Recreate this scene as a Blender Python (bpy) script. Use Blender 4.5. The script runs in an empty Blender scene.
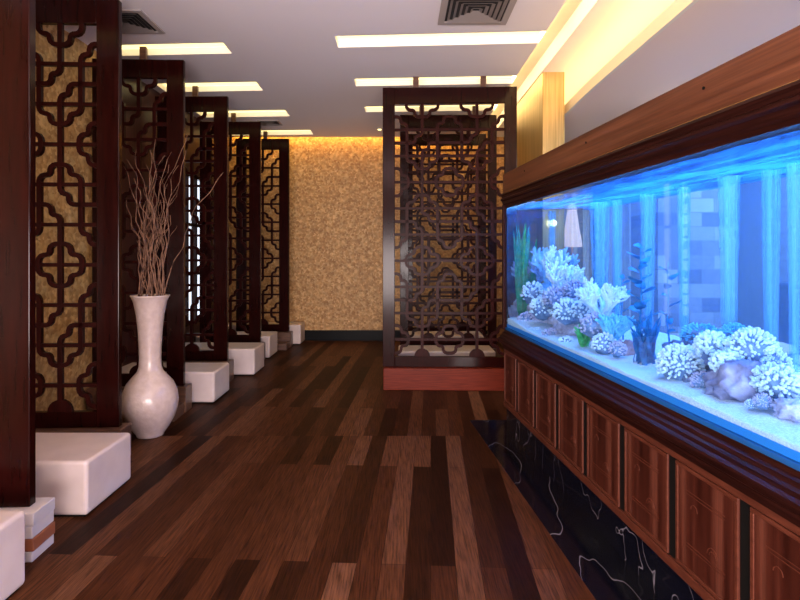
import bpy, bmesh, math, random
from mathutils import Vector, Matrix, noise
PI = math.pi
C = bpy.context.scene.collection
# ------------------------------------------------------------------ camera, world, big lights, exposure
CAMZ = 1.45; F = 560.0; HY = 253.0
cd = bpy.data.cameras.new('camera'); cam = bpy.data.objects.new('camera', cd); C.objects.link(cam)
cam.location = (0, 0, CAMZ); cam.rotation_euler = (PI/2, 0, 0)
cd.sensor_width = 36; cd.lens = F/800*36; cd.shift_y = -(300-HY)/800; cd.clip_start = .05
bpy.context.scene.camera = cam
vs = bpy.context.scene.view_settings
bpy.context.scene.display_settings.display_device = 'sRGB'
vs.view_transform = 'Standard'; vs.look = 'None'; vs.gamma = 1; vs.use_curve_mapping = False
vs.exposure = 0.25
bpy.context.scene.cycles.transparent_max_bounces = 32
w = bpy.data.worlds.new('world'); bpy.context.scene.world = w; w.use_nodes = True
w.node_tree.nodes['Background'].inputs[0].default_value = (.66, .55, .55, 1)
w.node_tree.nodes['Background'].inputs[1].default_value = .42

def area(name, loc, rot, sx, sy, power, col):
    l = bpy.data.lights.new(name, 'AREA'); l.shape = 'RECTANGLE'; l.size = sx; l.size_y = sy
    l.energy = power; l.color = col
    o = bpy.data.objects.new(name, l); C.objects.link(o); o.location = loc; o.rotation_euler = rot
    return o
# fill light added behind the camera, tilted up to brighten the ceiling
area('ceiling_fill_light', (-.6, -2.8, 1.0), (PI/2+.7, 0, 0), 4.6, 1.9, 720, (1, .85, .83))
# daylight from booth window on the left
area('daylight_booth', (-2.72, -1.3, 1.7), (0, -PI/2, 0), 1.8, 1.6, 50, (.85, .9, 1))

# ------------------------------------------------------------------ helpers
def px(x, y, d):            # a measured image point at distance d
    return Vector(((x-400)/F*d, d, CAMZ-(y-HY)/F*d))
def mat(name, col, rough=.5, metal=0, coat=0, spec=.5, emit=None, es=0):
    m = bpy.data.materials.new(name); m.use_nodes = True
    b = m.node_tree.nodes['Principled BSDF']
    b.inputs['Base Color'].default_value = (*col, 1); b.inputs['Roughness'].default_value = rough
    b.inputs['Metallic'].default_value = metal; b.inputs['Coat Weight'].default_value = coat
    b.inputs['Coat Roughness'].default_value = .06
    b.inputs['Specular IOR Level'].default_value = spec
    if emit: b.inputs['Emission Color'].default_value = (*emit, 1); b.inputs['Emission Strength'].default_value = es
    return m
def N(m, t, **k):
    n = m.node_tree.nodes.new(t)
    for a, v in k.items(): setattr(n, a, v)
    return n
def L(m, a, b): m.node_tree.links.new(a, b)
def coords(m, scale=(1,1,1), rot=(0,0,0), loc=(0,0,0)):
    tc = N(m, 'ShaderNodeTexCoord'); mp = N(m, 'ShaderNodeMapping')
    mp.inputs['Scale'].default_value = scale; mp.inputs['Rotation'].default_value = rot; mp.inputs['Location'].default_value = loc
    L(m, tc.outputs['Object'], mp.inputs['Vector']); return mp.outputs['Vector']
def ramp(m, src, stops):
    r = N(m, 'ShaderNodeValToRGB'); e = r.color_ramp.elements
    while len(e) < len(stops): e.new(.5)
    for i, (p, c) in enumerate(stops): e[i].position = p; e[i].color = (*c, 1)
    L(m, src, r.inputs['Fac']); return r.outputs['Color']
def bsdf(m): return m.node_tree.nodes['Principled BSDF']
def noisy(name, stops, scale=(1,1,1), nscale=5, detail=4, rough=.5, bump=0, **k):
    m = mat(name, stops[0][1], rough, **k); v = coords(m, scale)
    n = N(m, 'ShaderNodeTexNoise'); n.inputs['Scale'].default_value = nscale; n.inputs['Detail'].default_value = detail
    L(m, v, n.inputs['Vector']); L(m, ramp(m, n.outputs['Fac'], stops), bsdf(m).inputs['Base Color'])
    if bump:
        b = N(m, 'ShaderNodeBump'); b.inputs['Strength'].default_value = bump; b.inputs['Distance'].default_value = .01
        L(m, n.outputs['Fac'], b.inputs['Height']); L(m, b.outputs['Normal'], bsdf(m).inputs['Normal'])
    return m
def mixrgb(m, a, b, fac, mode='MIX'):
    x = N(m, 'ShaderNodeMix', data_type='RGBA', blend_type=mode)
    if hasattr(fac, 'is_linked'): L(m, fac, x.inputs[0])
    else: x.inputs[0].default_value = fac
    L(m, a, x.inputs[6]); L(m, b, x.inputs[7]); return x.outputs[2]

# materials
def floor_mat(name, off):
    m = mat(name, (.1,.04,.03), .45, spec=.05)
    v = coords(m, (1,1,1), (0,0,PI/2+.055), (off, off*.37, 0))
    def brick(c1, c2, mortar):
        b = N(m, 'ShaderNodeTexBrick'); b.offset = .37; b.offset_frequency = 2
        b.inputs['Color1'].default_value = (*c1,1); b.inputs['Color2'].default_value = (*c2,1); b.inputs['Mortar'].default_value = (*mortar,1)
        b.inputs['Scale'].default_value = 1; b.inputs['Brick Width'].default_value = 1.9; b.inputs['Row Height'].default_value = .115
        b.inputs['Mortar Size'].default_value = .0012; b.inputs['Mortar Smooth'].default_value = 0; L(m, v, b.inputs['Vector']); return b.outputs['Color']
    g = brick((0,0,0), (1,1,1), (0,0,0))
    base = ramp(m, g, [(0,(.015,.004,.0017)), (.3,(.036,.0105,.004)), (.6,(.06,.0185,.0075)), (.85,(.1,.037,.017)), (1,(.125,.051,.026))])
    v2 = coords(m, (38, 1.6, 1), (0,0,.055))
    n = N(m, 'ShaderNodeTexNoise'); n.inputs['Scale'].default_value = 3; n.inputs['Detail'].default_value = 6; n.inputs['Roughness'].default_value = .65
    L(m, v2, n.inputs['Vector'])
    gr = ramp(m, n.outputs['Fac'], [(.34,(.35,.3,.28)), (.5,(.9,.88,.85)), (.66,(1.4,1.35,1.3))])
    L(m, mixrgb(m, base, gr, 1, 'MULTIPLY'), bsdf(m).inputs['Base Color']); return m
M = {}
M['floor_a'] = floor_mat('walnut_planks', 0); M['floor_b'] = floor_mat('walnut_planks_far', 3.31)
M['lacquer'] = noisy('mahogany_lacquer', [(.3,(.009,.0012,.001)), (.7,(.021,.0026,.002))], (9,9,.8), 4, rough=.16, coat=0, spec=.16)
M['lacquer2'] = noisy('mahogany_fretwork', [(.3,(.014,.0017,.0014)), (.7,(.029,.0034,.0024))], (9,9,.8), 4, rough=.35, spec=.08)
M['ceiling'] = mat('ceiling_paint', (.86,.79,.8), .85)
M['cream'] = mat('cream_paint', (.8,.72,.56), .7)
M['pink'] = mat('soffit_paint', (.82,.64,.52), .8)
M['slit'] = mat('warm_diffuser', (1,.9,.6), .5, emit=(1,.84,.33), es=1.5)
M['trough'] = mat('trough_lamp', (1,.9,.6), .5, emit=(1,.72,.32), es=10)
M['cove'] = mat('warm_cove_lamp', (1,.8,.4), .5, emit=(1,.70,.28), es=20)
M['cove2'] = mat('amber_cove_lamp', (1,.8,.4), .5, emit=(1,.6,.12), es=14)
M['white'] = noisy('white_leather', [(.3,(.62,.5,.47)), (.7,(.70,.58,.55))], (1,1,1), 6, rough=.38, bump=.15)
M['black'] = mat('black_base', (.006,.006,.006), .6, spec=.1)
M['porcelain'] = noisy('vase_glaze', [(.35,(.55,.42,.38)), (.65,(.62,.49,.45))], (1,1,1), 26, rough=.3, bump=.25, coat=.3)
M['twig'] = noisy('twig_bark', [(.3,(.09,.035,.02)), (.7,(.3,.15,.09))], (1,1,1), 20, rough=.7)
M['brown'] = noisy('plinth_wood', [(.3,(.07,.03,.018)), (.7,(.15,.07,.04))], (2,12,12), 4, rough=.35)
M['redwood'] = noisy('red_plinth_wood', [(.3,(.09,.009,.003)), (.7,(.16,.02,.007))], (1.2,20,20), 4, rough=.4, spec=.15)
M['rail'] = noisy('door_frame_wood', [(.3,(.065,.016,.009)), (.7,(.115,.032,.018))], (2,2,14), 4, rough=.35, spec=.25)
M['dark'] = noisy('dark_moulding', [(.3,(.01,.0025,.002)), (.7,(.03,.008,.006))], (1,30,30), 3, rough=.35, coat=0, spec=.05)
M['gold'] = noisy('brushed_gold', [(.3,(.5,.34,.12)), (.7,(.75,.55,.25))], (20,20,.6), 3, rough=.38, metal=.75)
M['goldline'] = mat('gilt_line', (.55,.3,.12), .25, metal=.7)
M['metal'] = mat('vent_metal', (.42,.36,.33), .5)
M['ventdark'] = mat('vent_shadow_box', (.03,.025,.025), .8)
M['darkwood'] = noisy('booth_panelling', [(.3,(.03,.007,.006)), (.7,(.07,.015,.012))], (10,10,1), 4, rough=.35)
M['baseboard'] = mat('black_baseboard', (.004,.004,.005), .3, spec=.1)
def gold_wall():
    m = mat('gold_mosaic', (.6,.4,.2), .5, spec=.4); v = coords(m)
    a = N(m,'ShaderNodeTexVoronoi'); a.inputs['Scale'].default_value = 34; L(m, v, a.inputs['Vector'])
    c = ramp(m, a.outputs['Color'], [(.1,(.40,.19,.055)), (.5,(.56,.31,.11)), (.9,(.72,.46,.2))])
    n = N(m,'ShaderNodeTexNoise'); n.inputs['Scale'].default_value = 14; n.inputs['Detail'].default_value = 5; L(m, v, n.inputs['Vector'])
    g = ramp(m, n.outputs['Fac'], [(.3,(.72,.7,.68)), (.7,(1.15,1.15,1.15))])
    L(m, mixrgb(m, c, g, 1, 'MULTIPLY'), bsdf(m).inputs['Base Color'])
    b = N(m,'ShaderNodeBump'); b.inputs['Strength'].default_value = .3; b.inputs['Distance'].default_value = .01
    L(m, a.outputs['Distance'], b.inputs['Height']); L(m, b.outputs['Normal'], bsdf(m).inputs['Normal']); return m
M['goldwall'] = gold_wall()
def marble():
    m = mat('black_marble', (.01,.01,.015), .12, spec=.25); v = coords(m, (2.2,.6,1.6), (.3,.2,.5))
    n = N(m,'ShaderNodeTexNoise'); n.inputs['Scale'].default_value = 1.9; n.inputs['Detail'].default_value = 2.5; n.inputs['Distortion'].default_value = .3
    L(m, v, n.inputs['Vector'])
    c = ramp(m, n.outputs['Fac'], [(0,(.003,.003,.007)), (.4975,(.004,.004,.009)), (.5,(.2,.18,.22)), (.5025,(.004,.004,.009)), (1,(.003,.003,.006))])
    L(m, c, bsdf(m).inputs['Base Color']); return m
M['marble'] = marble()
def veneer(name, axis, cols):
    # strips of veneer side by side, width ~5 cm along the given axis of the object
    m = mat(name, cols[0], .35, spec=.25); sc = (18,.6,.6) if axis == 0 else (.6,.6,18)
    v = coords(m, sc); n = N(m,'ShaderNodeTexNoise'); n.inputs['Scale'].default_value = 1.1; n.inputs['Detail'].default_value = 1
    L(m, v, n.inputs['Vector'])
    c = ramp(m, n.outputs['Fac'], [(.36,cols[0]), (.5,cols[1]), (.64,cols[2])])
    v2 = coords(m, (90,90,2) if axis == 0 else (2,90,90)); n2 = N(m,'ShaderNodeTexNoise'); n2.inputs['Scale'].default_value = 1.5; L(m, v2, n2.inputs['Vector'])
    g = ramp(m, n2.outputs['Fac'], [(.3,(.72,.72,.72)), (.7,(1.15,1.15,1.15))])
    L(m, mixrgb(m, c, g, 1, 'MULTIPLY'), bsdf(m).inputs['Base Color']); return m
M['door'] = veneer('door_veneer', 0, [(.026,.005,.003), (.06,.0135,.008), (.115,.034,.021)])
M['fascia'] = veneer('fascia_veneer', 2, [(.08,.024,.011), (.11,.036,.017), (.14,.05,.025)])
def clearmat(name, tint, frac, dcol, rough=.02, gloss=.06, streak=None, transl=.5):
    """partly see-through: transparent tint mixed with a share of scattering"""
    m = bpy.data.materials.new(name); m.use_nodes = True; nt = m.node_tree; nt.nodes.clear()
    out = N(m,'ShaderNodeOutputMaterial'); t = N(m,'ShaderNodeBsdfTransparent'); t.inputs[0].default_value = (*tint,1)
    d = N(m,'ShaderNodeBsdfDiffuse'); d.inputs[0].default_value = (*dcol,1)
    tr = N(m,'ShaderNodeBsdfTranslucent'); tr.inputs[0].default_value = (*dcol,1)
    dm = N(m,'ShaderNodeMixShader'); dm.inputs[0].default_value = transl; L(m, d.outputs[0], dm.inputs[1]); L(m, tr.outputs[0], dm.inputs[2])
    mx = N(m,'ShaderNodeMixShader'); L(m, t.outputs[0], mx.inputs[1]); L(m, dm.outputs[0], mx.inputs[2]); mx.inputs[0].default_value = frac
    if streak:
        v = coords(m, streak); n = N(m,'ShaderNodeTexNoise'); n.inputs['Scale'].default_value = 1; n.inputs['Detail'].default_value = 3; L(m, v, n.inputs['Vector'])
        r = N(m,'ShaderNodeMapRange'); r.inputs['From Min'].default_value = .35; r.inputs['From Max'].default_value = .7
        r.inputs['To Min'].default_value = frac*.25; r.inputs['To Max'].default_value = min(1, frac*1.5); L(m, n.outputs['Fac'], r.inputs['Value']); L(m, r.outputs[0], mx.inputs[0])
    g = N(m,'ShaderNodeBsdfGlossy'); g.inputs['Roughness'].default_value = rough; g.inputs[0].default_value = (1,1,1,1)
    m2 = N(m,'ShaderNodeMixShader'); m2.inputs[0].default_value = gloss; L(m, mx.outputs[0], m2.inputs[1]); L(m, g.outputs[0], m2.inputs[2])
    L(m, m2.outputs[0], out.inputs[0]); return m
M['glass'] = clearmat('aquarium_glass', (.86,.94,1), .0, (1,1,1), gloss=.05)
M['water'] = clearmat('water', (.84,.92,1), .035, (.3,.6,1), gloss=0)
M['backglass'] = clearmat('rear_glass', (.62,.8,1), .15, (.35,.55,.9), gloss=0)
M['surface'] = clearmat('water_surface', (.6,.85,1), .5, (.05,.30,.9), gloss=.12, transl=.85, streak=(2,14,1))
M['bubbles'] = clearmat('bubble_column', (.9,.97,1), .26, (.42,.78,1), gloss=0, streak=(60,60,1.2))
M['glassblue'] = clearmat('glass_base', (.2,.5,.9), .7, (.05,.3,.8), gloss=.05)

def obj(name, bm, m, parent=None, smooth=False, mats=None):
    me = bpy.data.meshes.new(name); bmesh.ops.recalc_face_normals(bm, faces=bm.faces); bm.to_mesh(me); bm.free()
    if smooth:
        for p in me.polygons: p.use_smooth = True
        if smooth == 'auto':
            for e in me.edges: pass
    for x in (mats or [m]): me.materials.append(x)
    o = bpy.data.objects.new(name, me); C.objects.link(o)
    if parent: o.parent = parent
    return o
def tag(o, label=None, cat=None, group=None, kind=None):
    if label: o['label'] = label
    if cat: o['category'] = cat
    if group: o['group'] = group
    if kind: o['kind'] = kind
    return o
def thing(name, loc, rz, label, cat, group=None):
    o = bpy.data.objects.new(name, None); C.objects.link(o); o.location = loc; o.rotation_euler = (0,0,rz)
    o.empty_display_size = .1
    return tag(o, label, cat, group)
def dup(root, loc, rz=0, label=None, scale=None):
    r = root.copy(); C.objects.link(r); r.location = loc; r.rotation_euler = (0,0,rz)
    if scale: r.scale = scale
    if label: r['label'] = label
    for ch in list(root.children):
        c = ch.copy(); C.objects.link(c); c.parent = r
        for g in list(ch.children):
            d = g.copy(); C.objects.link(d); d.parent = c
    return r
def box(bm, x0, x1, y0, y1, z0, z1, bev=0, seg=2):
    b = bmesh.new() if bev else bm
    vs_ = [b.verts.new(p) for p in [(x0,y0,z0),(x1,y0,z0),(x1,y1,z0),(x0,y1,z0),(x0,y0,z1),(x1,y0,z1),(x1,y1,z1),(x0,y1,z1)]]
    for f in [(3,2,1,0),(4,5,6,7),(0,1,5,4),(1,2,6,5),(2,3,7,6),(3,0,4,7)]: b.faces.new([vs_[i] for i in f])
    if bev:
        bmesh.ops.bevel(b, geom=b.edges[:], offset=bev, segments=seg, affect='EDGES', profile=.5)
        merge(bm, b)
    return bm
def merge(bm, b):
    me = bpy.data.meshes.new('tmp'); b.to_mesh(me); b.free(); bm.from_mesh(me); bpy.data.meshes.remove(me)
def B(*a, **k): return box(bmesh.new(), *a, **k)
def prism(bm, poly, axis, a, b):
    """poly in the plane normal to axis, extruded a..b"""
    def P(p, t):
        return {'x': (t,p[0],p[1]), 'y': (p[0],t,p[1]), 'z': (p[0],p[1],t)}[axis]
    A = [bm.verts.new(P(p,a)) for p in poly]; Bv = [bm.verts.new(P(p,b)) for p in poly]; n = len(poly)
    bm.faces.new(A); bm.faces.new(Bv[::-1])
    for i in range(n): bm.faces.new([A[i], Bv[i], Bv[(i+1)%n], A[(i+1)%n]])
    return bm
def ribbon(bm, pts, w_, y0, y1):
    """flat bar following pts (x,z), width w_, thickness y0..y1"""
    n = len(pts); Lf, Rt = [], []
    for i, p in enumerate(pts):
        a = pts[max(0,i-1)]; b = pts[min(n-1,i+1)]
        dx, dz = b[0]-a[0], b[1]-a[1]; l = math.hypot(dx,dz) or 1
        nx, nz = -dz/l*w_/2, dx/l*w_/2
        Lf.append((p[0]+nx, p[1]+nz)); Rt.append((p[0]-nx, p[1]-nz))
    V = [[bm.verts.new((q[0], y, q[1])) for q in s] for s in (Lf, Rt) for y in (y0, y1)]
    l0, l1, r0, r1 = V
    for i in range(n-1):
        bm.faces.new([l0[i],l0[i+1],r0[i+1],r0[i]]); bm.faces.new([l1[i],r1[i],r1[i+1],l1[i+1]])
        bm.faces.new([l0[i],l1[i],l1[i+1],l0[i+1]]); bm.faces.new([r0[i],r0[i+1],r1[i+1],r1[i]])
    bm.faces.new([l0[0],r0[0],r1[0],l1[0]]); bm.faces.new([l0[-1],l1[-1],r1[-1],r0[-1]])
def lathe(bm, prof, n=48, c=(0,0,0)):
    rings = [[bm.verts.new((c[0]+r*math.cos(2*PI*k/n), c[1]+r*math.sin(2*PI*k/n), c[2]+z)) for k in range(n)] for r, z in prof]
    for a, b in zip(rings, rings[1:]):
        for k in range(n): bm.faces.new([a[k], a[(k+1)%n], b[(k+1)%n], b[k]])
    bm.faces.new(rings[0][::-1]); bm.faces.new(rings[-1]); return bm
def tube(bm, pts, rad, n=6):
    pts = [Vector(p) for p in pts]; rings = []
    for i, p in enumerate(pts):
        t = (pts[min(i+1,len(pts)-1)]-pts[max(i-1,0)]).normalized()
        a = t.cross(Vector((0,0,1)) if abs(t.z) < .9 else Vector((1,0,0))).normalized(); b = t.cross(a)
        r = rad[i] if isinstance(rad, (list,tuple)) else rad
        rings.append([bm.verts.new(p + (a*math.cos(2*PI*k/n)+b*math.sin(2*PI*k/n))*r) for k in range(n)])
    for A, Bq in zip(rings, rings[1:]):
        for k in range(n): bm.faces.new([A[k], A[(k+1)%n], Bq[(k+1)%n], Bq[k]])
    bm.faces.new(rings[0][::-1]); bm.faces.new(rings[-1]); return bm
def struct(name, bm, m, **k): return tag(obj(name, bm, m, **k), kind='structure')

# ------------------------------------------------------------------ the setting
ZC = 3.34; WX = -2.84; YW = 9.3; XR = 4.6
# floor: wood in two runs (seam across the aisle), black marble along the aquarium
bm = bmesh.new(); YS = 4.44
def quad(bm, pts, mi=0):
    f = bm.faces.new([bm.verts.new(p) for p in pts]); f.material_index = mi
def mx(y): return 1.02 - .0855*y      # edge between wood and marble
quad(bm, [(WX-.3,-3,0),(mx(-3),-3,0),(mx(YS),YS,0),(WX-.3,YS,0)], 0)
quad(bm, [(WX-.3,YS,0),(mx(YS),YS,0),(mx(4.86),4.86,0),(1.6,4.86,0),(1.6,YW+.2,0),(WX-.3,YW+.2,0)], 1)
struct('floor', bm, None, mats=[M['floor_a'], M['floor_b']])
bm = bmesh.new(); quad(bm, [(mx(-3),-3,0),(XR,-3,0),(XR,4.86,0),(mx(4.86),4.86,0)]); quad(bm, [(1.6,4.86,0),(XR,4.86,0),(XR,YW+.2,0),(1.6,YW+.2,0)])
struct('floor_marble', bm, M['marble'])
# ceiling with slots: cells of a grid, the holes get cheeks
SH = -.06
holes = [(1.245,1.48,-3.0,9.12)]
slots = []
for y0,y1 in [(.25,.45),(1.43,1.65),(2.6,2.83),(3.8,4.03),(4.95,5.22),(6.10,6.43),(7.32,7.66),(8.53,8.86)]:
    slots.append(('L', WX+.1, {8.53:-1.38,7.32:-1.52}.get(y0,-1.59), y0, y1))
for y0,y1 in [(.2,.45),(1.37,1.62),(2.53,2.79),(3.68,3.95),(4.86,5.13),(6.06,6.33),(7.22,7.5)]:
    slots.append(('R', {7.22:-.46,6.06:-.5}.get(y0,-.57), 1.245, y0, y1))
holes += [s[1:] for s in slots]
xs = sorted({WX, 1.245, 1.48, XR} | {h[0] for h in holes} | {h[1] for h in holes}); ys = sorted({-3.0, 9.12} | {h[2] for h in holes} | {h[3] for h in holes})
def inhole(x, y): return any(h[0] < x < h[1] and h[2] < y < h[3] for h in holes)
def shy(x, y): return y + SH*(x+.2) if y < 9.1 else y
bm = bmesh.new(); HD = .16
def cell(i, j): return 0 <= i < len(xs)-1 and 0 <= j < len(ys)-1 and not inhole((xs[i]+xs[i+1])/2, (ys[j]+ys[j+1])/2)
for i in range(len(xs)-1):
    for j in range(len(ys)-1):
        if not cell(i, j): continue
        x0,x1,y0,y1 = xs[i],xs[i+1],ys[j],ys[j+1]
        P = lambda x,y,z: (x, shy(x,y), z)
        quad(bm, [P(x0,y0,ZC),P(x1,y0,ZC),P(x1,y1,ZC),P(x0,y1,ZC)])
        for (di,dj,a,b) in [(-1,0,(x0,y0),(x0,y1)),(1,0,(x1,y0),(x1,y1)),(0,-1,(x0,y0),(x1,y0)),(0,1,(x0,y1),(x1,y1))]:
            if not cell(i+di, j+dj): quad(bm, [P(*a,ZC),P(*b,ZC),P(*b,ZC+HD),P(*a,ZC+HD)])
bmesh.ops.remove_doubles(bm, verts=bm.verts, dist=1e-5)
struct('ceiling', bm, M['ceiling'])
bm = B(WX-.1, XR, -3, YW+.3, ZC+.34, ZC+.42); struct('ceiling_void', bm, M['cream'])
# trough along the aisle: lit cream recess
bm = bmesh.new(); quad(bm, [(1.22,-3,ZC+HD),(1.5,-3,ZC+HD),(1.5,9.1,ZC+HD),(1.22,9.1,ZC+HD)]); struct('trim_1', bm, M['cream'])
t = thing('cove_light', (1.30,3.0,ZC+HD-.03), 0, 'warm cream light line running in the long ceiling trough beside the aquarium', 'ceiling light')
obj('lamp_strip', B(-.035,.03,-5.8,6.0,0,.02), M['trough'], t)
obj('backing', B(-.045,.04,-5.8,6.0,.02,.03), M['cream'], t)
# diffusers
Ltxt = {8.53:'short cream ceiling light strip farthest down the left row, beside the gold wall', 7.32:'left ceiling light strip second from the gold end wall', 6.10:'left ceiling light strip third from the gold end wall',
        4.95:'left ceiling light strip just beyond the square vent', 3.8:'left ceiling light strip above the screen nearest the vase', }
Rtxt = {4.86:'longest glowing ceiling strip, just beyond the large square vent', 6.06:'glowing ceiling strip crossing directly above the aisle screen', 7.22:'glowing ceiling strip seen behind the top of the aisle screen'}
for s, x0, x1, y0, y1 in slots:
    lab = (Ltxt if s == 'L' else Rtxt).get(y0, 'recessed ceiling light strip nearer the entrance')
    cx, cy = (x0+x1)/2, (y0+y1)/2
    t = thing('ceiling_light', (cx, shy(cx,cy), ZC+.06), 0, lab, 'ceiling light', 'recessed ceiling light strips')
    bm = bmesh.new(); hx, hy = (x1-x0)/2, (y1-y0)/2
    def sheet(bm, z0, z1, e=0):
        p = [(-hx+e, -hy-SH*hx+e), (hx-e, -hy+SH*hx+e), (hx-e, hy+SH*hx-e), (-hx+e, hy-SH*hx-e)]
        prism(bm, p, 'z', z0, z1); return bm
    obj('diffuser', sheet(bm, 0, .012, .004), M['slit'], t); obj('housing', sheet(bmesh.new(), .014, .03), M['metal'], t)
# walls
struct('wall_far', B(WX-.1, XR, YW, YW+.1, 0, ZC+.34), M['goldwall'])
struct('wall_left', B(WX-.1, WX, 2.7, 5.25, 0, ZC+.3), M['goldwall'])
bm = B(WX-.1, WX, 5.25, 7.15, 0, ZC+.3); box(bm, WX-.1, WX, 7.15, 8.1, 0, .5); box(bm, WX-.1, WX, 7.15, 8.1, 2.5, ZC+.3); box(bm, WX-.1,WX,8.1,YW,0,ZC+.3)
struct('wall_left_panelling', bm, M['darkwood'])
bm = B(WX-.1, WX, -3, -2.2, 0, ZC+.3); box(bm, WX-.1, WX, -.4, 2.7, 0, ZC+.3); box(bm, WX-.1,WX,-2.2,-.4,0,.5); box(bm, WX-.1,WX,-2.2,-.4,2.9,ZC+.3)
struct('wall_left_near', bm, M['goldwall'])
day = mat('daylit_blind', (.8,.85,.95), .6, emit=(.8,.87,1), es=1.1)
day2 = mat('dim_blind', (.5,.55,.6), .6, emit=(.6,.75,1), es=.25)
def window(name, y0, y1, z0, z1, nm, bars, day=day):
    bm = bmesh.new(); box(bm, WX-.08, WX-.06, y0, y1, z0, z1)
    o = struct(name, bm, day)
    bm = bmesh.new()
    for k in range(bars+1):
        y = y0+(y1-y0)*k/bars; box(bm, WX-.05, WX+.015, y-.025, y+.025, z0-.03, z1+.03)
    for k in range(4):
        z = z0+(z1-z0)*k/3; box(bm, WX-.045, WX+.01, y0, y1, z-.022, z+.022)
    struct(nm, bm, M['lacquer'])
window('window_1', 7.15, 8.1, .5, 2.5, 'window_1_frame', 3)
window('window_2', -2.2, -.4, .5, 2.9, 'window_2_frame', 12, day2)
struct('wall_right', B(XR, XR+.1, -3, YW+.1, 0, ZC+.3), mat('grey_plaster', (.35,.36,.42), .7))
# the hall goes on behind the camera, left open
0 and struct('wall_back', B(WX-.1, XR+.1, -3.1, -3, 0, ZC+.4), mat('back_plaster', (.5,.45,.42), .7))
struct('baseboard_far', B(WX, 1.6, YW-.025, YW, 0, .17), M['baseboard'])
0 and struct('baseboard_left', B(WX, WX+.02, 2.7, YW-.03, 0, .17), M['baseboard'])
# far wall washer in the gap behind the ceiling edge
t = thing('cove_light', (-.6, 9.16, ZC+.06), 0, 'amber light slot washing the top of the gold end wall', 'ceiling light')
obj('lamp_strip', B(-2.2,1.8,0,.05,0,.02), M['cove2'], t); obj('backing', B(-2.2,1.8,-.01,.06,.02,.03), M['cream'], t)
# lowered soffit over the aquarium with light hidden above its rim
def sx_(y):     # its slightly curved edge
    return 1.775 + .02*max(0, y-4.6)**2*.9
ysf = [-3+.3*k for k in range(42)]
edge = [(sx_(y), y) for y in ysf if y < YW]
bm = bmesh.new()
edge.append((sx_(YW), YW))
for (xa,ya),(xb,yb) in zip(edge, edge[1:]): prism(bm, [(xa,ya),(xb,yb),(XR,yb),(XR,ya)], 'z', 2.95, 2.99)
struct('ceiling_soffit', bm, M['pink'])
bm = bmesh.new(); 
for (xa,ya),(xb,yb) in zip(edge, edge[1:]): prism(bm, [(xa-.03,ya),(xb-.03,yb),(xb,yb),(xa,ya)], 'z', 2.95, 3.05)
bmesh.ops.remove_doubles(bm, verts=bm.verts, dist=1e-5); struct('trim_2', bm, M['cream'])
t = thing('cove_light', (0, 0, 2.995), 0, 'hidden warm lamp strip glowing above the rim of the lowered soffit', 'ceiling light')
e2 = [(x+.13,y) for x,y in edge if y > -2.5 and y < 9]
obj('lamp_strip', prism(bmesh.new(), e2+[(x+.04,y) for x,y in e2[::-1]], 'z', .012, .03), M['cove'], t)
obj('housing', prism(bmesh.new(), [(x-.01,y) for x,y in e2]+[(x+.05,y) for x,y in e2[::-1]], 'z', 0, .011), M['metal'], t)
# gold-clad pier
bm = B(1.49, 1.72, 5.85, 7.35, 0, ZC+HD-.02, bev=.006); o = struct('wall_pier', bm, M['gold'])

# ------------------------------------------------------------------ lattice screens
def lobed(cx, cz, tx, tz, kx, kz):
    """quarter of a lobed round about (cx,cz): from (cx+kx*tx, cz) to (cx, cz+kz*tz)"""
    q = [(1,0),(1,.17),(.96,.31),(.86,.43),(.73,.475),(.62,.48),(.53,.53),(.48,.62),(.475,.73),(.43,.86),(.31,.96),(.17,1),(0,1)]
    return [(cx+kx*tx*a, cz+kz*tz*b) for a, b in q]
def lattice(ncol, a, H, bw=.032, dep=.017):
    bm = bmesh.new(); u = H/19.3; ix = a*.555; W = ncol*2*a
    Z = lambda r: H - r*u
    rb = lambda pts, w_=bw, e=0: ribbon(bm, pts, w_, -dep+e, dep-e)
    for r in range(2, 20, 2): rb([(-W/2-.01, Z(r)), (W/2+.01, Z(r))], bw*.85, .003)
    for c in range(ncol):
        cx = -W/2 + a + 2*a*c
        for r in (2, 8, 14):
            for s in (-1, 1): rb([(cx+s*ix, Z(r)), (cx+s*ix, Z(r+2))])
        for r0, r1 in ((0,2),(4,8),(10,14),(16,19.3)): rb([(cx, Z(r0)), (cx, Z(r1))], bw, .001)
        s = 1
        for m_ in (3, 9, 15):
            rb(lobed(cx-s*.8*ix, Z(m_-1), .8*ix, u, s, -1)); rb([(cx-s*.8*ix, Z(m_)), (cx-s*a, Z(m_))])
            rb(lobed(cx+s*.8*ix, Z(m_+1), .8*ix, u, -s, 1)); rb([(cx+s*.8*ix, Z(m_)), (cx+s*a, Z(m_))])
            s = -s
        for i, r in enumerate((0, 6, 12, 18)):
            A = i % 2 == 0; R = 1.05
            for sz in (-1, 1):
                if r == 0 and sz == 1: continue
                for sx in (-1, 1):
                    if A:
                        rb(lobed(cx, Z(r), R*ix, R*u, sx, sz))                       # quatrefoil
                        rb(lobed(cx+sx*a, Z(r)+sz*2*u, a-ix, u, -sx, -sz))           # edge hangers
                    else:
                        rb(lobed(cx+sx*a, Z(r), (a-ix)*1.1, R*u, -sx, sz))
                        if not (r == 18 and sz == -1): rb(lobed(cx, Z(r)+sz*2*u, ix, u, sx, -sz))
        prism(bm, [(cx+.6*u*math.cos(t*PI/10), .6*u*math.sin(t*PI/10)) for t in range(11)], 'y', -dep+.002, dep-.002)
    return bm
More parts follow.
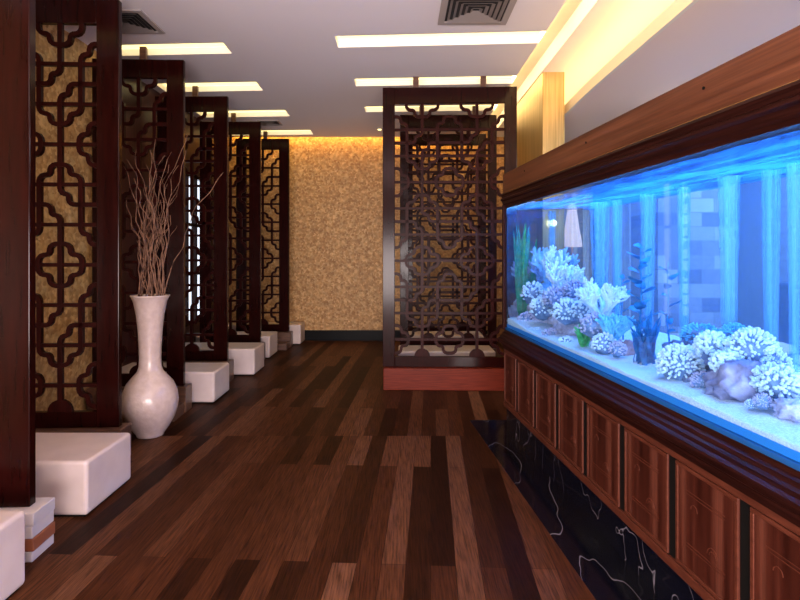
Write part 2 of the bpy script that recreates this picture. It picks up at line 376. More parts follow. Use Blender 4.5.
def screen(name, W, ncol, stile, loc, rz, label, hang, plinth):
    t = thing(name, loc, rz, label, 'screen', 'carved lattice screens')
    zb, H, tr, br = .232, 2.71, .17, .11; th = .026
    a = (W-2*stile)/2/ncol
    bm = bmesh.new(); z1 = zb+br+H+tr
    for s in (-1, 1): box(bm, s*W/2-(stile if s > 0 else 0), s*W/2+(stile if s < 0 else 0), -th, th, zb, z1, bev=.005)
    obj('stile_frame', bm, M['lacquer'], t)
    obj('top_rail', B(-W/2+stile, W/2-stile, -th+.002, th-.002, z1-tr, z1-.001, bev=.004), M['lacquer'], t)
    obj('bottom_rail', B(-W/2+stile, W/2-stile, -th+.002, th-.002, zb, zb+br, bev=.004), M['lacquer'], t)
    lo = obj('fretwork', lattice(ncol, a, H), M['lacquer2'], t); lo.location = (0,0,zb+br)
    for hx in hang: obj('hanger_post', B(hx-.03, hx+.03, -.02, .02, z1-.002, ZC, bev=.003), M['brown'], t)
    plinth(t, W); return t
def pl_brown(t, W):
    bm = B(-W/2-.02, W/2+.04, -.09, .09, 0, .23, bev=.006); obj('plinth', bm, M['brown'], t)
    if W < 1: bm = B(W/2-.16, W/2+.03, -.36 if t.location.y > 4 else -.28, -.095, 0, .10, bev=.005); obj('kerb', bm, M['brown'], t)
def pl_reflecting(t, W):  # pale and terracotta layers paint in the reflections on the plinth
    cols = [('pale band painted as plinth reflection', mat('pale_reflection',(.62,.56,.56),.3)), ('terracotta band painted as plinth reflection', mat('terracotta_reflection',(.3,.1,.05),.35))]
    for k, (z0,z1,c) in enumerate([(0,.05,0),(.05,.11,1),(.11,.17,0),(.17,.231,0)]):
        o = obj('reflection_band', B(-W/2-.02-.004*(k%2), W/2+.05+.006*(k%2), -.09, .09, z0+.001, z1-.001, bev=.004), cols[c][1], t); o['label'] = cols[c][0]
def pl_red(t, W): obj('plinth', B(-W/2+.01, W/2-.01, -.1, .07, 0, .23, bev=.006), M['redwood'], t)
LW = .82
def lx(xr): return xr - LW/2
scr = [
 ((lx(-1.62),1.47), .04, 'dark lattice screen nearest the entrance, just outside the left of the view', pl_brown),
 ((lx(-1.775),2.69), .045, 'dark glossy lattice screen at the left edge, its plinth banded in painted reflections', pl_reflecting),
 ((lx(-1.965),3.92), .045, 'tall mahogany lattice screen left of the vase with gold wall showing through', pl_brown),
 ((lx(-1.985),5.14), .05, 'mahogany lattice screen directly behind the vase and twigs', pl_brown),
 ((lx(-1.95),6.35), .0, 'mahogany lattice screen third from the gold end wall on the left', pl_brown),
 ((lx(-1.88),7.57), .0, 'mahogany lattice screen second from the gold end wall on the left', pl_brown),
 ((lx(-1.72),8.70), .0, 'mahogany lattice screen closest to the gold end wall on the left', pl_brown)]
for (xy, rz, lab, pf) in scr: screen('lattice_screen', LW, 1, .155, (xy[0],xy[1],0), rz, lab, [LW/2-.37], pf)
screen('lattice_screen', 1.43, 2, .13, (.53, 6.0, 0), -.03, 'wide double lattice screen on red plinth at the far end of the aquarium', [-.36,.36], pl_red)
screen('lattice_screen', 1.24, 2, .11, (.62, 7.2, 0), 0, 'wide lattice screen second in line behind the red-plinth one', [-.34,.34], pl_brown)
screen('lattice_screen', 1.2, 2, .11, (.68, 8.35, 0), 0, 'wide lattice screen last in line before the gold end wall on the right', [-.34,.34], pl_brown)

# ------------------------------------------------------------------ benches
def bench(xr, y0, y1, h, label, x0=WX+.03, group='white leather benches'):
    W = xr-x0; D = y1-y0
    t = thing('bench', (x0+W/2, (y0+y1)/2, 0), 0, label, 'bench', group)
    bm = B(-W/2, W/2, -D/2, D/2, .012, h, bev=.02, seg=4); obj('upholstered_block', bm, M['white'], t, smooth=False)
    bm = bmesh.new()
    box(bm, -W/2+.012, W/2-.012, -D/2+.001, -D/2+.005, h-.034, h-.031); obj('seam', bm, M['white'], t)
    obj('base', B(-W/2+.02, W/2-.02, -D/2+.02, D/2-.02, 0, .03), M['black'], t); return t
bench(-1.625, 1.93, 2.44, .335, 'white leather bench cut off by the lower left corner')
bench(-1.71, 3.06, 3.57, .31, 'large white leather bench left of the vase, nearest one fully in view')
bench(-1.785, 5.38, 5.87, .307, 'white leather bench just right of the vase with folded light on its front')
bench(-1.715, 6.60, 7.09, .32, 'white leather bench second beyond the vase')
bench(-1.785, 7.68, 8.17, .31, 'white leather bench third beyond the vase')
bench(-1.565, 8.83, 9.22, .32, 'small far white leather bench at the foot of the gold wall')
bench(1.12, 6.55, 7.0, .30, 'white bench seen through the red-plinth screen, nearer of the two', x0=-.02)
bench(1.14, 7.6, 8.05, .33, 'white bench seen through the wide screens, farther of the two', x0=.0)

# ------------------------------------------------------------------ vase and twigs
VX, VY = -1.985, 4.45
prof = [(.085,0),(.1,.004),(.105,.02),(.14,.07),(.185,.15),(.207,.22),(.212,.28),(.203,.35),(.175,.42),(.13,.475),(.098,.51),(.085,.55),(.082,.62),(.085,.72),(.092,.84),(.105,.96),(.124,1.06),(.140,1.10),(.148,1.107),(.148,1.116),(.137,1.116),(.12,1.08),(.095,.95),(.075,.7),(.06,.6),(.03,.595)]
o = obj('vase', lathe(bmesh.new(), prof, 64), M['porcelain'], smooth=True); o.location = (VX, VY, 0)
tag(o, 'tall pale long-necked floor vase holding bare twigs between the screens', 'vase')
rnd = random.Random(5)
def twig(tip, label, wob=.035, r0=.006, forks=1):
    """tip in photo pixels; stands in the vase"""
    d = VY + rnd.uniform(-.12,.1); end = px(tip[0], tip[1], d) - Vector((VX,VY,0))
    ang = math.atan2(end.y, end.x); sp = Vector((math.copysign(min(abs(end.x)*.55,.105), end.x), end.y*.3, 1.10))
    base = Vector((-sp.x*.25, -sp.y*.2, .62)); pts = []
    n = 26; ph = rnd.uniform(0,6); ph2 = rnd.uniform(0,6)
    for i in range(n+1):
        t = i/n
        p = base.lerp(sp, t/.3) if t < .3 else sp.lerp(end, (t-.3)/.7)
        k = max(0, (t-.3)/.7)
        p = p + Vector(((math.sin(ph+t*17)*wob+math.sin(ph2*2+t*41)*.011)*min(1,k*2), math.sin(ph2+t*15)*wob*min(1,k*2), 0)) + Vector((-.06*math.sin(k*PI)*(1 if end.x>0 else -1),0,0))
        pts.append(p)
    bm = tube(bmesh.new(), pts, [r0*(1-.65*i/n) for i in range(n+1)], 5)
    for f in range(forks):
        i = rnd.randint(13, 20); q = pts[i]; dv = Vector((rnd.uniform(-.1,.1), rnd.uniform(-.06,.06), rnd.uniform(.15,.32)))
        ph3 = rnd.uniform(0,6)
        tube(bm, [q+dv*(j/8)+Vector((math.sin(ph3+j)*.012*j/8,math.cos(ph3+j*.9)*.012*j/8,0)) for j in range(9)], [.0028*(1-.6*j/8) for j in range(9)], 4)
    o = obj('twig', bm, M['twig'], smooth=True); o.location = (VX,VY,0); tag(o, label, 'twig', 'bare twigs in the vase')
twig((221,172), 'single long twig arching far to the right out of the vase', .02, forks=0)
twig((183,132), 'tallest twig in the vase, reaching above all others', .03, forks=1)
for tip in [(125,200),(128,160),(133,178),(137,150),(141,190),(146,165),(150,205),(153,150),(157,185),(160,155),(163,200),(167,165),(171,152),(174,190),(178,165),(170,215),(147,225),(131,220),(158,140),(140,215),(165,230),(186,150)]:
    twig(tip, 'thin wavy bare twig in the thick of the vase bunch', .022, forks=rnd.choice([1,2,2]))

# ------------------------------------------------------------------ ceiling vents and spotlight
def vent(cx, cy, s, label):
    t = thing('ceiling_vent', (cx,cy,ZC), 0, label, 'vent', 'square ceiling vents')
    def ring(bm, a, b, z0, z1):
        for (x0,x1,y0,y1) in [(-a,a,-a,-b),(-a,a,b,a),(-a,-b,-b,b),(b,a,-b,b)]: box(bm, x0,x1,y0,y1,z0,z1)
        return bm
    obj('frame', ring(bmesh.new(), s/2, s/2*.82, -.014, -.001), M['metal'], t)
    obj('backing', B(-s/2*.83, s/2*.83, -s/2*.83, s/2*.83, -.004, -.001), M['ventdark'], t)
    for k in range(5):
        a = s/2*(.76-.15*k)
        bm = bmesh.new()
        for q in range(4):
            R = Matrix.Rotation(q*PI/2, 4, 'Z')
            v = [bm.verts.new(R @ Vector(p)) for p in [(-a,-a,-.022),(a,-a,-.022),(a*.98-.018,-a+.022,-.006),(-a*.98+.018,-a+.022,-.006)]]
            bm.faces.new(v)
        bmesh.ops.solidify(bm, geom=bm.faces[:], thickness=.003)
        obj('louvre', bm, M['metal'], t)
vent(.59, 4.33, .56, 'large square ceiling vent at the top of the aisle')
vent(-2.24, 4.57, .46, 'square ceiling vent above the left screens')
vent(-1.88, 8.1, .3, 'small far ceiling vent near the gold end wall')
t = thing('spotlight', (-.31, 8.5, ZC), 0, 'tiny ceiling spotlight beside the corner of the aisle screen', 'spotlight')
obj('housing', lathe(bmesh.new(), [(.045,-.012),(.05,-.001)], 20), M['metal'], t); obj('lens', lathe(bmesh.new(), [(.02,-.03),(.034,-.013)], 20), M['slit'], t)

# ------------------------------------------------------------------ aquarium unit, own frame: u towards the camera, v into the tank
P0 = Vector((.864, 4.61, 0)); RZ = math.atan2(-.9956, .0942); LEN = 5.2; DEP = .78
U = Vector((math.cos(RZ), math.sin(RZ), 0)); V = Vector((-math.sin(RZ), math.cos(RZ), 0))
def T(u, v, z=0): return P0 + U*u + V*v + Vector((0,0,z))
def uv_at(x, y, v):
    """tank coordinates of a measured image point lying v behind the front glass"""
    ray = Vector(((x-400)/F, 1, -(y-HY)/F)); o = Vector((0,0,CAMZ))
    s = (v - (o-P0).dot(V)) / ray.dot(V); p = o + ray*s
    return (p-P0).dot(U), p.z
cab = thing('aquarium_cabinet', P0, RZ, 'long red-brown wooden cabinet carrying the aquarium on a black marble plinth', 'cabinet')
obj('marble_plinth', B(.01, LEN, .012, DEP, 0, .2), M['marble'], cab)
bm = B(0, LEN, .001, DEP, .2, .665); obj('carcass', bm, M['black'], cab)
obj('lower_rail', B(0, LEN, -.012, .012, .195, .235, bev=.004), M['rail'], cab)
obj('upper_rail', B(0, LEN, -.008, .012, .64, .668, bev=.003), M['rail'], cab)
def moulding(prof, name, m, parent, u1=LEN):
    bm = bmesh.new(); prism(bm, prof, 'x', -.012, u1); return obj(name, bm, m, parent)
moulding([(.02,.668),(-.012,.668),(-.018,.69),(-.03,.697),(-.032,.712),(-.044,.72),(-.056,.742),(-.056,.755),(-.04,.762),(-.036,.775),(-.022,.782),(-.018,.797),(-.004,.803),(-.002,.822),(.02,.822)], 'base_moulding', M['dark'], cab)
obj('top_board', B(0, LEN, .02, DEP, .666, .80), M['dark'], cab)
ed = [0.0] + [.345+.409*k for k in range(12)]
zb, zt = .24, .638
for k in range(12):
    a, b = ed[k]+.028, ed[k+1]-.028
    if k == 0: a = .008
    if b > LEN: break
    w2 = (b-a)/2; cu = (a+b)/2; h = zt-zb
    d = obj('door', B(-w2, w2, -.006, .0005, 0, h, bev=.002), M['door'], cab); d.location = (cu, 0, zb)
    bm = bmesh.new(); r = .016
    for (x0,x1,z0,z1) in [(-w2,w2,0,r),(-w2,w2,h-r,h),(-w2,-w2+r,r,h-r),(w2-r,w2,r,h-r)]: box(bm, x0,x1,-.010,-.004,z0,z1, bev=.0025)
    obj('door_moulding', bm, M['rail'], d)
    bm = bmesh.new()
    for z in (.24*h, .27*h, .74*h, .77*h): box(bm, -w2*.62, w2*.62, -.0075, -.0055, z-.0014, z+.0014)
    for c_, rr in ((w2*.25,.03),(w2*.25,.018),(-w2*.35,.02)):
        ribbon(bm, [(c_+rr*math.cos(q*PI/8), h*(.33 if c_ > 0 else .62)+rr*math.sin(q*PI/8)) for q in range(9)], .0026, -.0078, -.0055)
    obj('carved_lines', bm, M['rail'], d)
# tank
ZG0, ZG1 = .822, 1.825
tank = thing('aquarium', P0, RZ, 'long glass aquarium full of bright blue water above the wooden cabinet', 'aquarium')
obj('front_glass', B(0, LEN, 0, .012, ZG0, ZG1+.05), M['glass'], tank)
bm = bmesh.new(); prism(bm, [(.014,.845),(DEP-.03,.845),(DEP-.03,1.803),(.014,1.803)], 'x', .014, LEN-.01)
bmesh.ops.delete(bm, geom=[f for f in bm.faces if f.calc_center_median().z > 1.79 or f.calc_center_median().y > DEP-.04 or f.calc_center_median().z < .85], context='FACES_ONLY')
obj('water', bm, M['water'], tank)
bm = bmesh.new()
gx = 90; gy = 10; vv = [[bm.verts.new((.014+(LEN-.03)*i/gx, .014+(DEP-.05)*j/gy, 1.808+.006*noise.noise(Vector((i*.35,j*.7,0))))) for j in range(gy+1)] for i in range(gx+1)]
for i in range(gx):
    for j in range(gy): bm.faces.new([vv[i][j],vv[i+1][j],vv[i+1][j+1],vv[i][j+1]])
obj('water_surface', bm, M['surface'], tank, smooth=True)
obj('rear_glass', B(0, LEN, DEP-.025, DEP-.013, ZG0, ZG1+.05), M['backglass'], tank)
obj('end_glass', B(0.001, .012, .013, DEP-.026, ZG0, ZG1+.05), M['glass'], tank)
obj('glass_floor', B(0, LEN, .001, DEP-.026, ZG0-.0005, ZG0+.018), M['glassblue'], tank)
obj('shaded_sand_strip', B(.013, LEN-.02, .0125, .0155, ZG0+.02, ZG0+.048), mat('shaded_sand_blue', (.03,.28,.8), .4, spec=.3), tank)  # blue colour paints in the shaded sand edge seen through the glass
bm = B(-.02, .012, -.02, .012, ZG0, ZG1+.02, bev=.004); box(bm, -.02, .012, DEP-.02, DEP, ZG0, ZG1+.02, bev=.004)
obj('corner_post', bm, M['dark'], tank)
# hood
hood = thing('aquarium_hood', P0, RZ, 'brown veneer fascia with dark glossy crown moulding over the aquarium', 'hood')
obj('fascia', B(-.02, LEN, -.012, DEP, 1.945, 2.10, bev=.003), M['fascia'], hood)
moulding([(.03,1.945),(-.016,1.945),(-.016,1.937),(.03,1.937)], 'gilt_strip', M['goldline'], hood)
moulding([(.03,1.937),(-.03,1.937),(-.034,1.925),(-.024,1.915),(-.022,1.900),(-.034,1.893),(-.034,1.88),(-.02,1.872),(-.016,1.85),(-.006,1.84),(-.002,1.822),(.03,1.822)], 'crown_moulding', M['dark'], hood)
obj('rear_board', B(-.02, LEN, DEP-.02, DEP+.01, 1.82, 1.944), M['dark'], hood)
for uu in (.55, 1.6, 2.6, 3.3): obj('fixing_plug', lathe(bmesh.new(), [(.006,-.002),(.006,.002)], 10), M['black'], hood).matrix_local = Matrix.Translation((uu,-.0135,2.045)) @ Matrix.Rotation(PI/2,4,'X')
# lamps inside the hood
blue = mat('aquarium_tube', (.6,.8,1), .4, emit=(.35,.7,1), es=6)
for k in range(3):
    t = thing('aquarium_lamp', T(.25+k*1.65, .075, 1.893), RZ, ['blue-white lamp tube in the hood over the far end of the aquarium','blue-white lamp tube in the middle of the aquarium hood','blue-white lamp tube in the hood over the near end of the aquarium'][k], 'lamp', 'aquarium lamps')
    bm = tube(bmesh.new(), [(0,0,0),(1.5,0,0)], .013, 12); obj('tube', bm, blue, t)
    obj('reflector', B(-.02,1.52,-.03,.06,.018,.042), M['metal'], t)
    o = area('tank_light', T(1.0+k*1.65, .42, 1.93), (0,0,RZ), 1.6, .55, 30, (.2,.48,1))

# sand bed
rs = random.Random(11)
bm = bmesh.new(); gx, gy = 260, 34
def sandh(u, v): return .885 + .014*noise.noise(Vector((u*2.2,v*4,0))) + .006*noise.noise(Vector((u*14,v*14,3))) + .003*noise.noise(Vector((u*50,v*50,3))) + .05*(v/.7) + (.0 if u > .4 else .03*(.4-u)/.4)
g = [[bm.verts.new((.016+(LEN-.04)*i/gx, .018+(DEP-.06)*j/gy, sandh(LEN*i/gx, .7*j/gy))) for j in range(gy+1)] for i in range(gx+1)]
for i in range(gx):
    for j in range(gy): bm.faces.new([g[i][j],g[i+1][j],g[i+1][j+1],g[i][j+1]])
lo = [bm.verts.new((v.co.x, v.co.y, .842)) for v in [c[0] for c in g]]
for i in range(gx): bm.faces.new([g[i][0], lo[i], lo[i+1], g[i+1][0]])
sand = obj('coral_sand', bm, noisy('coral_sand', [(.3,(.6,.66,.7)), (.7,(.95,.97,1))], (1,1,1), 120, rough=.9, bump=.3), smooth=True)
sand.location = P0; sand.rotation_euler = (0,0,RZ); tag(sand, 'white coral sand spread over the aquarium bottom', 'sand', kind='stuff')

# corals, rocks and plants
def rockmesh(r, seed, sq=(1,1,1), amp=.34, fr=4.5, sub=4):
    bm = bmesh.new(); bmesh.ops.create_icosphere(bm, subdivisions=sub, radius=r)
    for v in bm.verts:
        n = v.co.normalized(); k = 1+amp*noise.fractal(n*fr/1.5+Vector((seed,seed*1.7,0)), .8, 2.1, 5)
        v.co = Vector((n.x*sq[0], n.y*sq[1], n.z*sq[2]))*r*k
    return bm
def finger_coral(r, seed, n=150, fl=.3, fw=.085, sq=(1,1,1)):
    """dome of stubby blunt fingers over a knobbly core"""
    rr = random.Random(seed); bm = rockmesh(r*.84, seed, sq, .2, 3, 2); nc = len(bm.faces)
    for i in range(n):
        z = 1-(i+.5)/n*1.45; ph = i*2.39996+rr.uniform(-.2,.2); q = math.sqrt(max(0,1-z*z))
        d = Vector((q*math.cos(ph), q*math.sin(ph), z)); d = (d+Vector((rr.uniform(-.18,.18),rr.uniform(-.18,.18),rr.uniform(0,.25)))).normalized()
        s = Vector((d.x*sq[0], d.y*sq[1], d.z*sq[2])); l = r*(.94+rr.uniform(-.07,.12))
        w_ = r*fw*rr.uniform(.75,1.25)
        tube(bm, [s*r*.7, s*l*.92, s*l*1.0, s*(l+w_*.7)], [w_*.6, w_*1.1, w_*1.15, w_*.4], 6)
        if rr.random() < .25:
            e = (s+Vector((rr.uniform(-.5,.5),rr.uniform(-.5,.5),rr.uniform(-.1,.5)))*.45).normalized()
            b0 = s*l*.85; tube(bm, [b0, b0+e*r*.15, b0+e*r*.2], [w_*.7,w_*.7,w_*.3], 5)
    bm.faces.ensure_lookup_table()
    for f in bm.faces[:nc]: f.material_index = 1
    return bm
def branch_coral(h, seed, n=9):
    rr = random.Random(seed); bm = rockmesh(h*.22, seed, (1.3,1,.7), .25, 3, 2)
    def grow(p, d, l, r_, lev):
        q = p + d*l; mid = p + d*l*.5 + Vector((rr.uniform(-1,1),rr.uniform(-1,1),0))*l*.08
        tube(bm, [p, mid, q, q+d*r_*.8], [r_, r_*.9, r_*.85, r_*.35], 6)
        if lev:
            for _ in range(rr.choice([2,3,3])):
                e = (d+Vector((rr.uniform(-.8,.8),rr.uniform(-.8,.8),rr.uniform(-.1,.7)))).normalized()
                grow(p+d*l*rr.uniform(.55,1), e, l*rr.uniform(.5,.75), r_*.8, lev-1)
    for _ in range(n):
        a = rr.uniform(0,2*PI); grow(Vector((0,0,h*.06)), Vector((math.cos(a)*.6, math.sin(a)*.6, rr.uniform(.6,1.3))).normalized(), h*.36, h*.045, 3)
    return bm
def plant(h, seed, n, lw, spread):
    rr = random.Random(seed); bm = bmesh.new()
    for k in range(n):
        a = rr.uniform(0,2*PI); hh = h*rr.uniform(.55,1); bx, by = rr.uniform(-1,1)*spread*.4, rr.uniform(-1,1)*spread*.3
        pr = None; ph = rr.uniform(0,6)
        for i in range(13):
            t = i/12; c = Vector((bx+math.cos(a)*spread*t*t+.012*math.sin(ph+t*7), by+math.sin(a)*spread*.6*t*t, hh*t))
            ww = lw*math.sin(PI*min(1,(t*.92+.08)))**.6+.0008; dv = Vector((math.cos(a+1.57+t*2),math.sin(a+1.57+t*2),0))*ww
            cur = [bm.verts.new(c-dv), bm.verts.new(c+dv*.0+Vector((0,0,0))+dv.cross(Vector((0,0,1)))*.3), bm.verts.new(c+dv)]
            if pr:
                bm.faces.new([pr[0],pr[1],cur[1],cur[0]]); bm.faces.new([pr[1],pr[2],cur[2],cur[1]])
            pr = cur
    bmesh.ops.solidify(bm, geom=bm.faces[:], thickness=.0015)
    return bm
def leafy(h, seed, n, ls):
    """stem with rounded paddle leaves"""
    rr = random.Random(seed); bm = tube(bmesh.new(), [(0.01*math.sin(i),.008*math.cos(i*1.3),h*i/8) for i in range(9)], [.006*(1-.6*i/8) for i in range(9)], 6)
    for k in range(n):
        z = h*(.2+.8*k/n); a = k*2.4; d = Vector((math.cos(a),math.sin(a),.5)).normalized(); s = d.cross(Vector((0,0,1))).normalized()
        c0 = Vector((0,0,z)); l = ls*rr.uniform(.7,1.2); ring = []
        for q in range(10):
            t = 2*PI*q/10; ring.append(bm.verts.new(c0+d*(l*.55+l*.5*math.cos(t))+s*l*.34*math.sin(t)+Vector((0,0,.006*math.sin(2*t)))))
        bm.faces.new(ring); tube(bm, [c0, c0+d*l*.15], .002, 4)
    bmesh.ops.solidify(bm, geom=[f for f in bm.faces if len(f.verts) == 10], thickness=.002)
    return bm
def cmat(name, a, b, rough=.85, sc=25): return noisy(name, [(.3,a), (.7,b)], (1,1,1), sc, rough=rough, bump=.2)
M['cw'] = cmat('white_coral', (.6,.72,.78), (.9,.97,1)); M['cp'] = cmat('mauve_coral', (.38,.32,.42), (.75,.7,.85))
M['rk'] = cmat('live_rock', (.07,.08,.14), (.32,.32,.45), sc=16); M['rr'] = cmat('reddish_rock', (.3,.12,.12), (.55,.4,.45), sc=14)
M['core'] = cmat('coral_core', (.08,.14,.26), (.25,.34,.48)); M['rm'] = cmat('mauve_rock', (.12,.1,.18), (.55,.5,.68), sc=14)
M['cb'] = cmat('blue_coral', (.12,.5,.75), (.3,.75,.95)); M['gr'] = cmat('green_weed', (.05,.5,.12), (.25,.9,.35), .5); M['bl'] = cmat('blue_weed', (.01,.12,.3), (.03,.35,.65), .5)
def put(name, bm, m, x, y, v, label, cat, group=None, base=None, smooth=False):
    """x,y: image point of its centre (rocks, domes) or its foot (plants)"""
    u, z = uv_at(x, y, v); z0 = z if base is None else base
    for q in bm.verts:      # nothing reaches through the tank floor or the panes
        q.co.z = max(q.co.z, .85-z0); q.co.y = min(max(q.co.y, .022-v), DEP-.05-v)
        if u > 0: q.co.x = max(q.co.x, .02-u)
    o = obj(name, bm, m, smooth=smooth); o.location = T(u, v, z if base is None else base); o.rotation_euler = (0,0,RZ); tag(o, label, cat, group); return o
def sz(x, y, v):    # metres per pixel there
    u, z = uv_at(x, y, v); return T(u, v).y/F
def dome(x, y, rp, v, seed, label, m='cw', n=150, sq=(1,1,1), fw=.05): put('finger_coral', finger_coral(rp*sz(x,y,v), seed, int(n*1.9), sq=sq, fw=fw), M[m], x, y, v, label, 'coral', 'corals in the aquarium').data.materials.append(M['core'])
def rock(x, y, rp, v, seed, label, m='rk', sq=(1,1,1)): put('reef_rock', rockmesh(rp*sz(x,y,v), seed, sq), M[m], x, y, v, label, 'rock', 'rocks in the aquarium', smooth=True)
# right-hand reef
rock(741, 386, 27, .20, 3, 'large pitted mauve rock lying low in the right-hand reef', 'rm', (1.25,1,.95))
rock(702, 388, 19, .22, 7, 'dark knobbly rock at the foot of the right-hand reef, below the tallest coral', 'rk', (1.2,1,.9))
dome(680, 366, 22, .17, 1, 'round white-blue dome coral at the left end of the right-hand reef', n=210)
dome(703, 383, 12, .16, 41, 'small dark-blue coral tuft on the sand under the dome coral', 'cp', n=80)
dome(713, 348, 17, .24, 2, 'white coral tuft on top centre of the right-hand reef', n=120, fw=.1)
dome(727, 366, 16, .19, 12, 'pale coral tuft above the large pitted rock', n=120, fw=.1)
dome(752, 352, 24, .30, 3, 'big pale coral standing highest on the right of the reef', n=190)
dome(735, 338, 15, .40, 23, 'blue-green coral dome behind the top of the reef', 'cb', n=120)
dome(702, 337, 17, .42, 4, 'turquoise coral bush at the back of the reef', 'cb', n=120, sq=(1.5,1,.8))
dome(778, 385, 21, .22, 5, 'pale coral slope descending on the right side of the reef', n=170, sq=(1.3,1,1), fw=.07)
dome(775, 365, 15, .34, 51, 'small pale coral behind the right slope of the reef', n=110)
rock(692, 362, 24, .36, 9, 'blue-grey boulder behind the dome coral', 'rk', (1.3,1,1))
rock(735, 372, 34, .42, 19, 'wide boulder forming the core of the right-hand reef', 'rk', (1.6,1,.9))
dome(763, 402, 9, .13, 6, 'little pale coral on the sand in front of the pitted rock', 'cp', n=80)
dome(751, 405, 6, .11, 61, 'smallest pale coral knob resting on the front sand', n=60)
rock(792, 410, 14, .17, 13, 'pinkish rock at the right edge of the picture', 'cp', (1.3,1,.8))
# left-hand reef (far end): a mound of rocks grown over with corals
for i,(x,y,h,v,m,lab) in enumerate([(533,290,40,.3,'cp','branching coral nearest the green weed at the far end'),(548,284,44,.4,'cw','tall pale branching coral topping the far reef'),(563,296,40,.36,'cw','bushy white branching coral in the middle of the far reef'),
      (600,318,44,.3,'cw','large pale branching coral on the near end of the far reef'),(612,340,34,.2,'cb','blue branching coral at the near end of the far reef')]):
    s = sz(x,y,v); u, z = uv_at(x, y, v); put('branching_coral', branch_coral(h*s*1.25, 30+i, 16), M[m], x, y+6, v, lab, 'coral', 'corals in the aquarium')
for i,(x,y,r,v,m,where) in enumerate([(527,322,9,.14,'cp','lowest, against the far corner glass'),(536,336,8,.1,'cw','on the sand near the far corner'),(543,318,12,.18,'cw','under the tallest branching coral'),(552,339,10,.12,'cp','on the sand in the middle'),
      (556,308,12,.24,'cp','on the shoulder of the mound'),(567,322,13,.18,'cw','at the centre of the mound'),(575,300,11,.34,'cp','below the gap before the lantern'),(581,323,12,.26,'cw','just above the green tuft'),(594,336,13,.16,'cp','behind the green tuft'),
      (566,346,9,.09,'cw','closest to the front glass'),(604,345,11,.13,'cw','at the near foot of the mound'),(590,308,13,.36,'cw','below the broad bubble column'),(533,303,11,.22,'cw','high beside the green weed'),(618,350,8,.13,'cp','last towards the tall blue plant')]):
    dome(x,y-(9 if v>.15 else 0),r*1.12,v,100+i,('white' if m=='cw' else 'mauve')+' knobbly coral of the far reef, '+where, m, n=60, fw=.075)
for i,(x,y,r,v,lab) in enumerate([(535,318,24,.34,'rounded rock under the far corals beside the green weed'),(556,318,28,.4,'rounded rock under the middle of the far reef'),(583,325,28,.36,'rounded rock low under the lantern in the far reef'),(600,342,18,.3,'rock at the near end of the far reef')]): rock(x,y,r,v,50+i,lab,'cp',(1.4,1,.9))
for i,(x,y,h,v,n,m,lab) in enumerate([(522,330,.85,.16,26,'gr','tall green water weed at the far end of the aquarium'),(531,325,.78,.26,22,'gr','second tall green weed leaning behind the far corals'),(583,345,.16,.12,18,'gr','short green weed tuft in front of the far reef')]):
    put('water_weed', plant(h, 70+i, n, .014, .08), M[m], x, y, v, lab, 'water plant', 'plants in the aquarium', base=.89)
put('water_plant', leafy(.62, 5, 18, .085), M['bl'], 641, 352, .3, 'tall dark-blue broad-leaved plant in the centre of the aquarium', 'water plant', 'plants in the aquarium', base=.88, smooth=False)
put('water_plant', leafy(.42, 8, 10, .06), M['bl'], 622, 350, .42, 'smaller blue broad-leaved plant left of the tall one', 'water plant', 'plants in the aquarium', base=.9)
put('water_weed', plant(.3, 80, 22, .012, .1), M['bl'], 644, 356, .2, 'bushy blue weed around the foot of the tall plant', 'water plant', 'plants in the aquarium', base=.88)
put('water_plant', leafy(.5, 9, 8, .07), M['bl'], 668, 345, .5, 'thin blue plant behind the left end of the right-hand reef', 'water plant', 'plants in the aquarium', base=.9)
rock(629, 352, 11, .25, 14, 'reddish rock beside the foot of the tall blue plant', 'rr', (1,1,1.1))
rock(612, 362, 9, .2, 15, 'small mauve rock on the open sand', 'cp', (1.3,1,.8))
# bubble columns
for i,(x,wd,v,lab) in enumerate([(552,3,.4,'thin pale bubble column in the far part of the aquarium'),(600,8,.45,'broad whitish bubble column beside the hanging lantern'),(617,4,.5,'faint bubble column right of the broad whitish one'),(648,6,.5,'pale bubble column above the tall blue plant'),
      (684,5,.5,'faint bubble column behind the dome coral'),(729,8,.45,'brightest cyan bubble column above the right reef'),(771,7,.5,'soft blue bubble column right of the brightest one'),(795,6,.45,'pale bubble column at the right edge')]):
    u, z = uv_at(x, 200, v); s = T(u,v).y/F
    bm = bmesh.new(); rr = random.Random(i); n = 20; prof = [(wd*s*(.75+.5*t/30)*(1+.06*rr.uniform(-1,1)), (1.80-.93)*t/30) for t in range(31)]
    for sc_ in (1, .6): lathe(bm, [(r_*sc_, z_) for r_, z_ in prof], n)
    o = obj('bubble_column', bm, M['bubbles'], smooth=True); o.location = T(u,v,.93); tag(o, lab, 'bubbles', 'bubble columns in the aquarium', 'stuff')

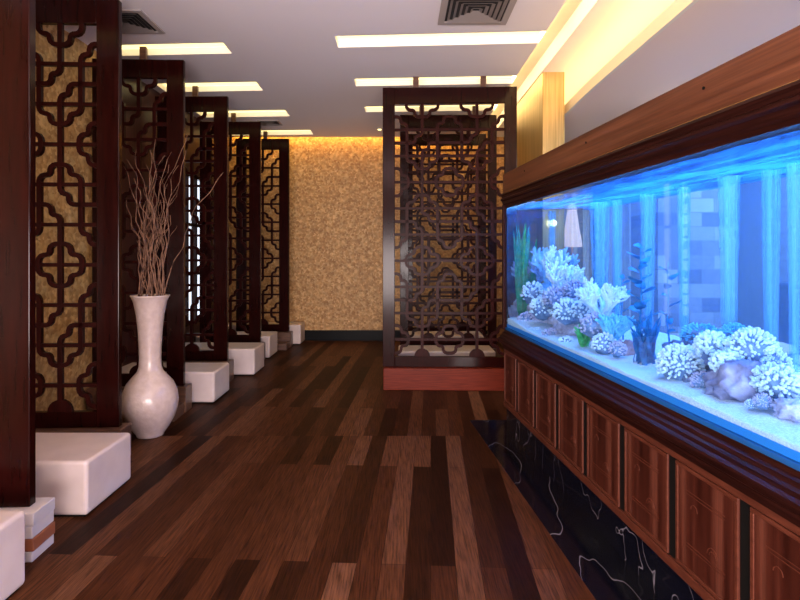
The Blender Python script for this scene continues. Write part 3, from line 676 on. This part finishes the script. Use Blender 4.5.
# ------------------------------------------------------------------ the room behind the aquarium
def blocks():
    m = mat('pillar_blocks', (.4,.4,.45), .5); v = coords(m, (1,1,1), (PI/2,0,0))
    b = N(m,'ShaderNodeTexBrick'); b.inputs['Scale'].default_value = 1; b.inputs['Brick Width'].default_value = .22; b.inputs['Row Height'].default_value = .13; b.inputs['Mortar Size'].default_value = .004
    b.inputs['Color1'].default_value = (.12,.13,.2,1); b.inputs['Color2'].default_value = (.75,.68,.66,1); b.inputs['Mortar'].default_value = (.3,.3,.32,1); L(m, v, b.inputs['Vector'])
    L(m, b.outputs['Color'], bsdf(m).inputs['Base Color']); return m
struct('wall_pillar', B(2.35, 3.05, 5.1, 5.7, 0, 2.5), blocks())
M['drape'] = noisy('grey_drape', [(.3,(.4,.33,.36)), (.7,(.62,.55,.56))], (20,20,.4), 2, rough=.8)
def drape(x0, x1, y, label):
    bm = bmesh.new(); n = 60; pts = []
    for i in range(n+1): pts.append((x0+(x1-x0)*i/n, y+.035*math.sin(i*PI/3)))
    poly = pts+[(x,y_+.012) for x,y_ in pts[::-1]]; prism(bm, poly, 'z', .03, 2.94)
    o = obj('drape', bm, M['drape'], smooth=False); tag(o, label, 'curtain', 'drapes behind the aquarium')
drape(1.75, 3.3, 7.6, 'grey-mauve drape hanging behind the lantern, seen through the aquarium')
drape(2.9, 4.3, 7.9, 'wide grey-mauve drape on the far side of the dining room')
def table(x, y, r, label):
    t = thing('round_table', (x,y,0), 0, label, 'table', 'round tables behind the aquarium')
    obj('tabletop', lathe(bmesh.new(), [(r,.72),(r+.01,.735),(r,.75)], 40), M['white'], t, smooth=False)
    obj('pedestal', lathe(bmesh.new(), [(.25,0),(.24,.03),(.05,.06),(.045,.6),(.12,.715)], 24), M['lacquer'], t)
table(2.5, 4.4, .5, 'white-topped round table left of the reef, through the glass')
table(2.95, 3.45, .45, 'white-topped round table near the right picture edge, through the glass')
# hanging lantern with fabric shade
lp = px(572, 228, 6.2)
t = thing('floor_lamp', (lp.x, lp.y, 0), 0, 'floor lamp with tall pinkish gathered fabric shade behind the aquarium', 'lamp')
n = 20; bm = bmesh.new(); rings = []
for k, (r, z) in enumerate([(.02,.50),(.035,.46),(.05,.36),(.065,.24),(.085,.12),(.09,.06)]): rings.append([bm.verts.new(((1.15*r*(1+.12*(-1)**q))*math.cos(2*PI*q/n), (r*(1+.12*(-1)**q))*math.sin(2*PI*q/n), z*1.1+1.45)) for q in range(n)])
for a, b in zip(rings, rings[1:]):
    for q in range(n): bm.faces.new([a[q],a[(q+1)%n],b[(q+1)%n],b[q]])
bm.faces.new(rings[0]); obj('lamp_shade', bm, mat('lit_fabric', (.9,.6,.5), .7, emit=(1,.6,.5), es=.9), t)
obj('pole', tube(bmesh.new(), [(0,0,.03),(0,0,1.99)], .012, 8), mat('pale_pole',(.7,.55,.4),.5), t); obj('base', lathe(bmesh.new(), [(.15,0),(.15,.02),(.03,.035)], 24), M['black'], t)
wp = px(553, 223, 5.79)
t = thing('wall_lamp', (wp.x, wp.y, wp.z), 0, 'small glowing white globe lamp on the gold pier, seen through the aquarium', 'lamp')
bm = bmesh.new(); bmesh.ops.create_icosphere(bm, subdivisions=3, radius=.035); obj('globe', bm, mat('globe_glow',(1,1,1),.4,emit=(1,.9,.8),es=8), t, smooth=True)
obj('bracket', tube(bmesh.new(), [(0,.03,-.02),(0,.058,-.02)], .01, 8), M['goldline'], t)
# low dark settee at right
t = thing('settee', (3.55, 4.6, 0), 0, 'long dark-blue settee along the far side of the room behind the aquarium', 'settee')
ub = mat('navy_fabric', (.03,.05,.12), .7)
obj('seat', B(-.4,.35,-1.5,1.2,.12,.45,bev=.03), ub, t); obj('backrest', B(.36,.6,-1.5,1.2,.12,1.15,bev=.03), ub, t); 
for sx in (-.3,.5):
    for sy in (-1.35,1.05): obj('leg', B(sx-.03,sx+.03,sy-.03,sy+.03,0,.125), M['black'], t)
area('dining_room_light', (3.8, 4.2, 2.9), (0,0,0), .8, 4, 210, (.8,.92,1))
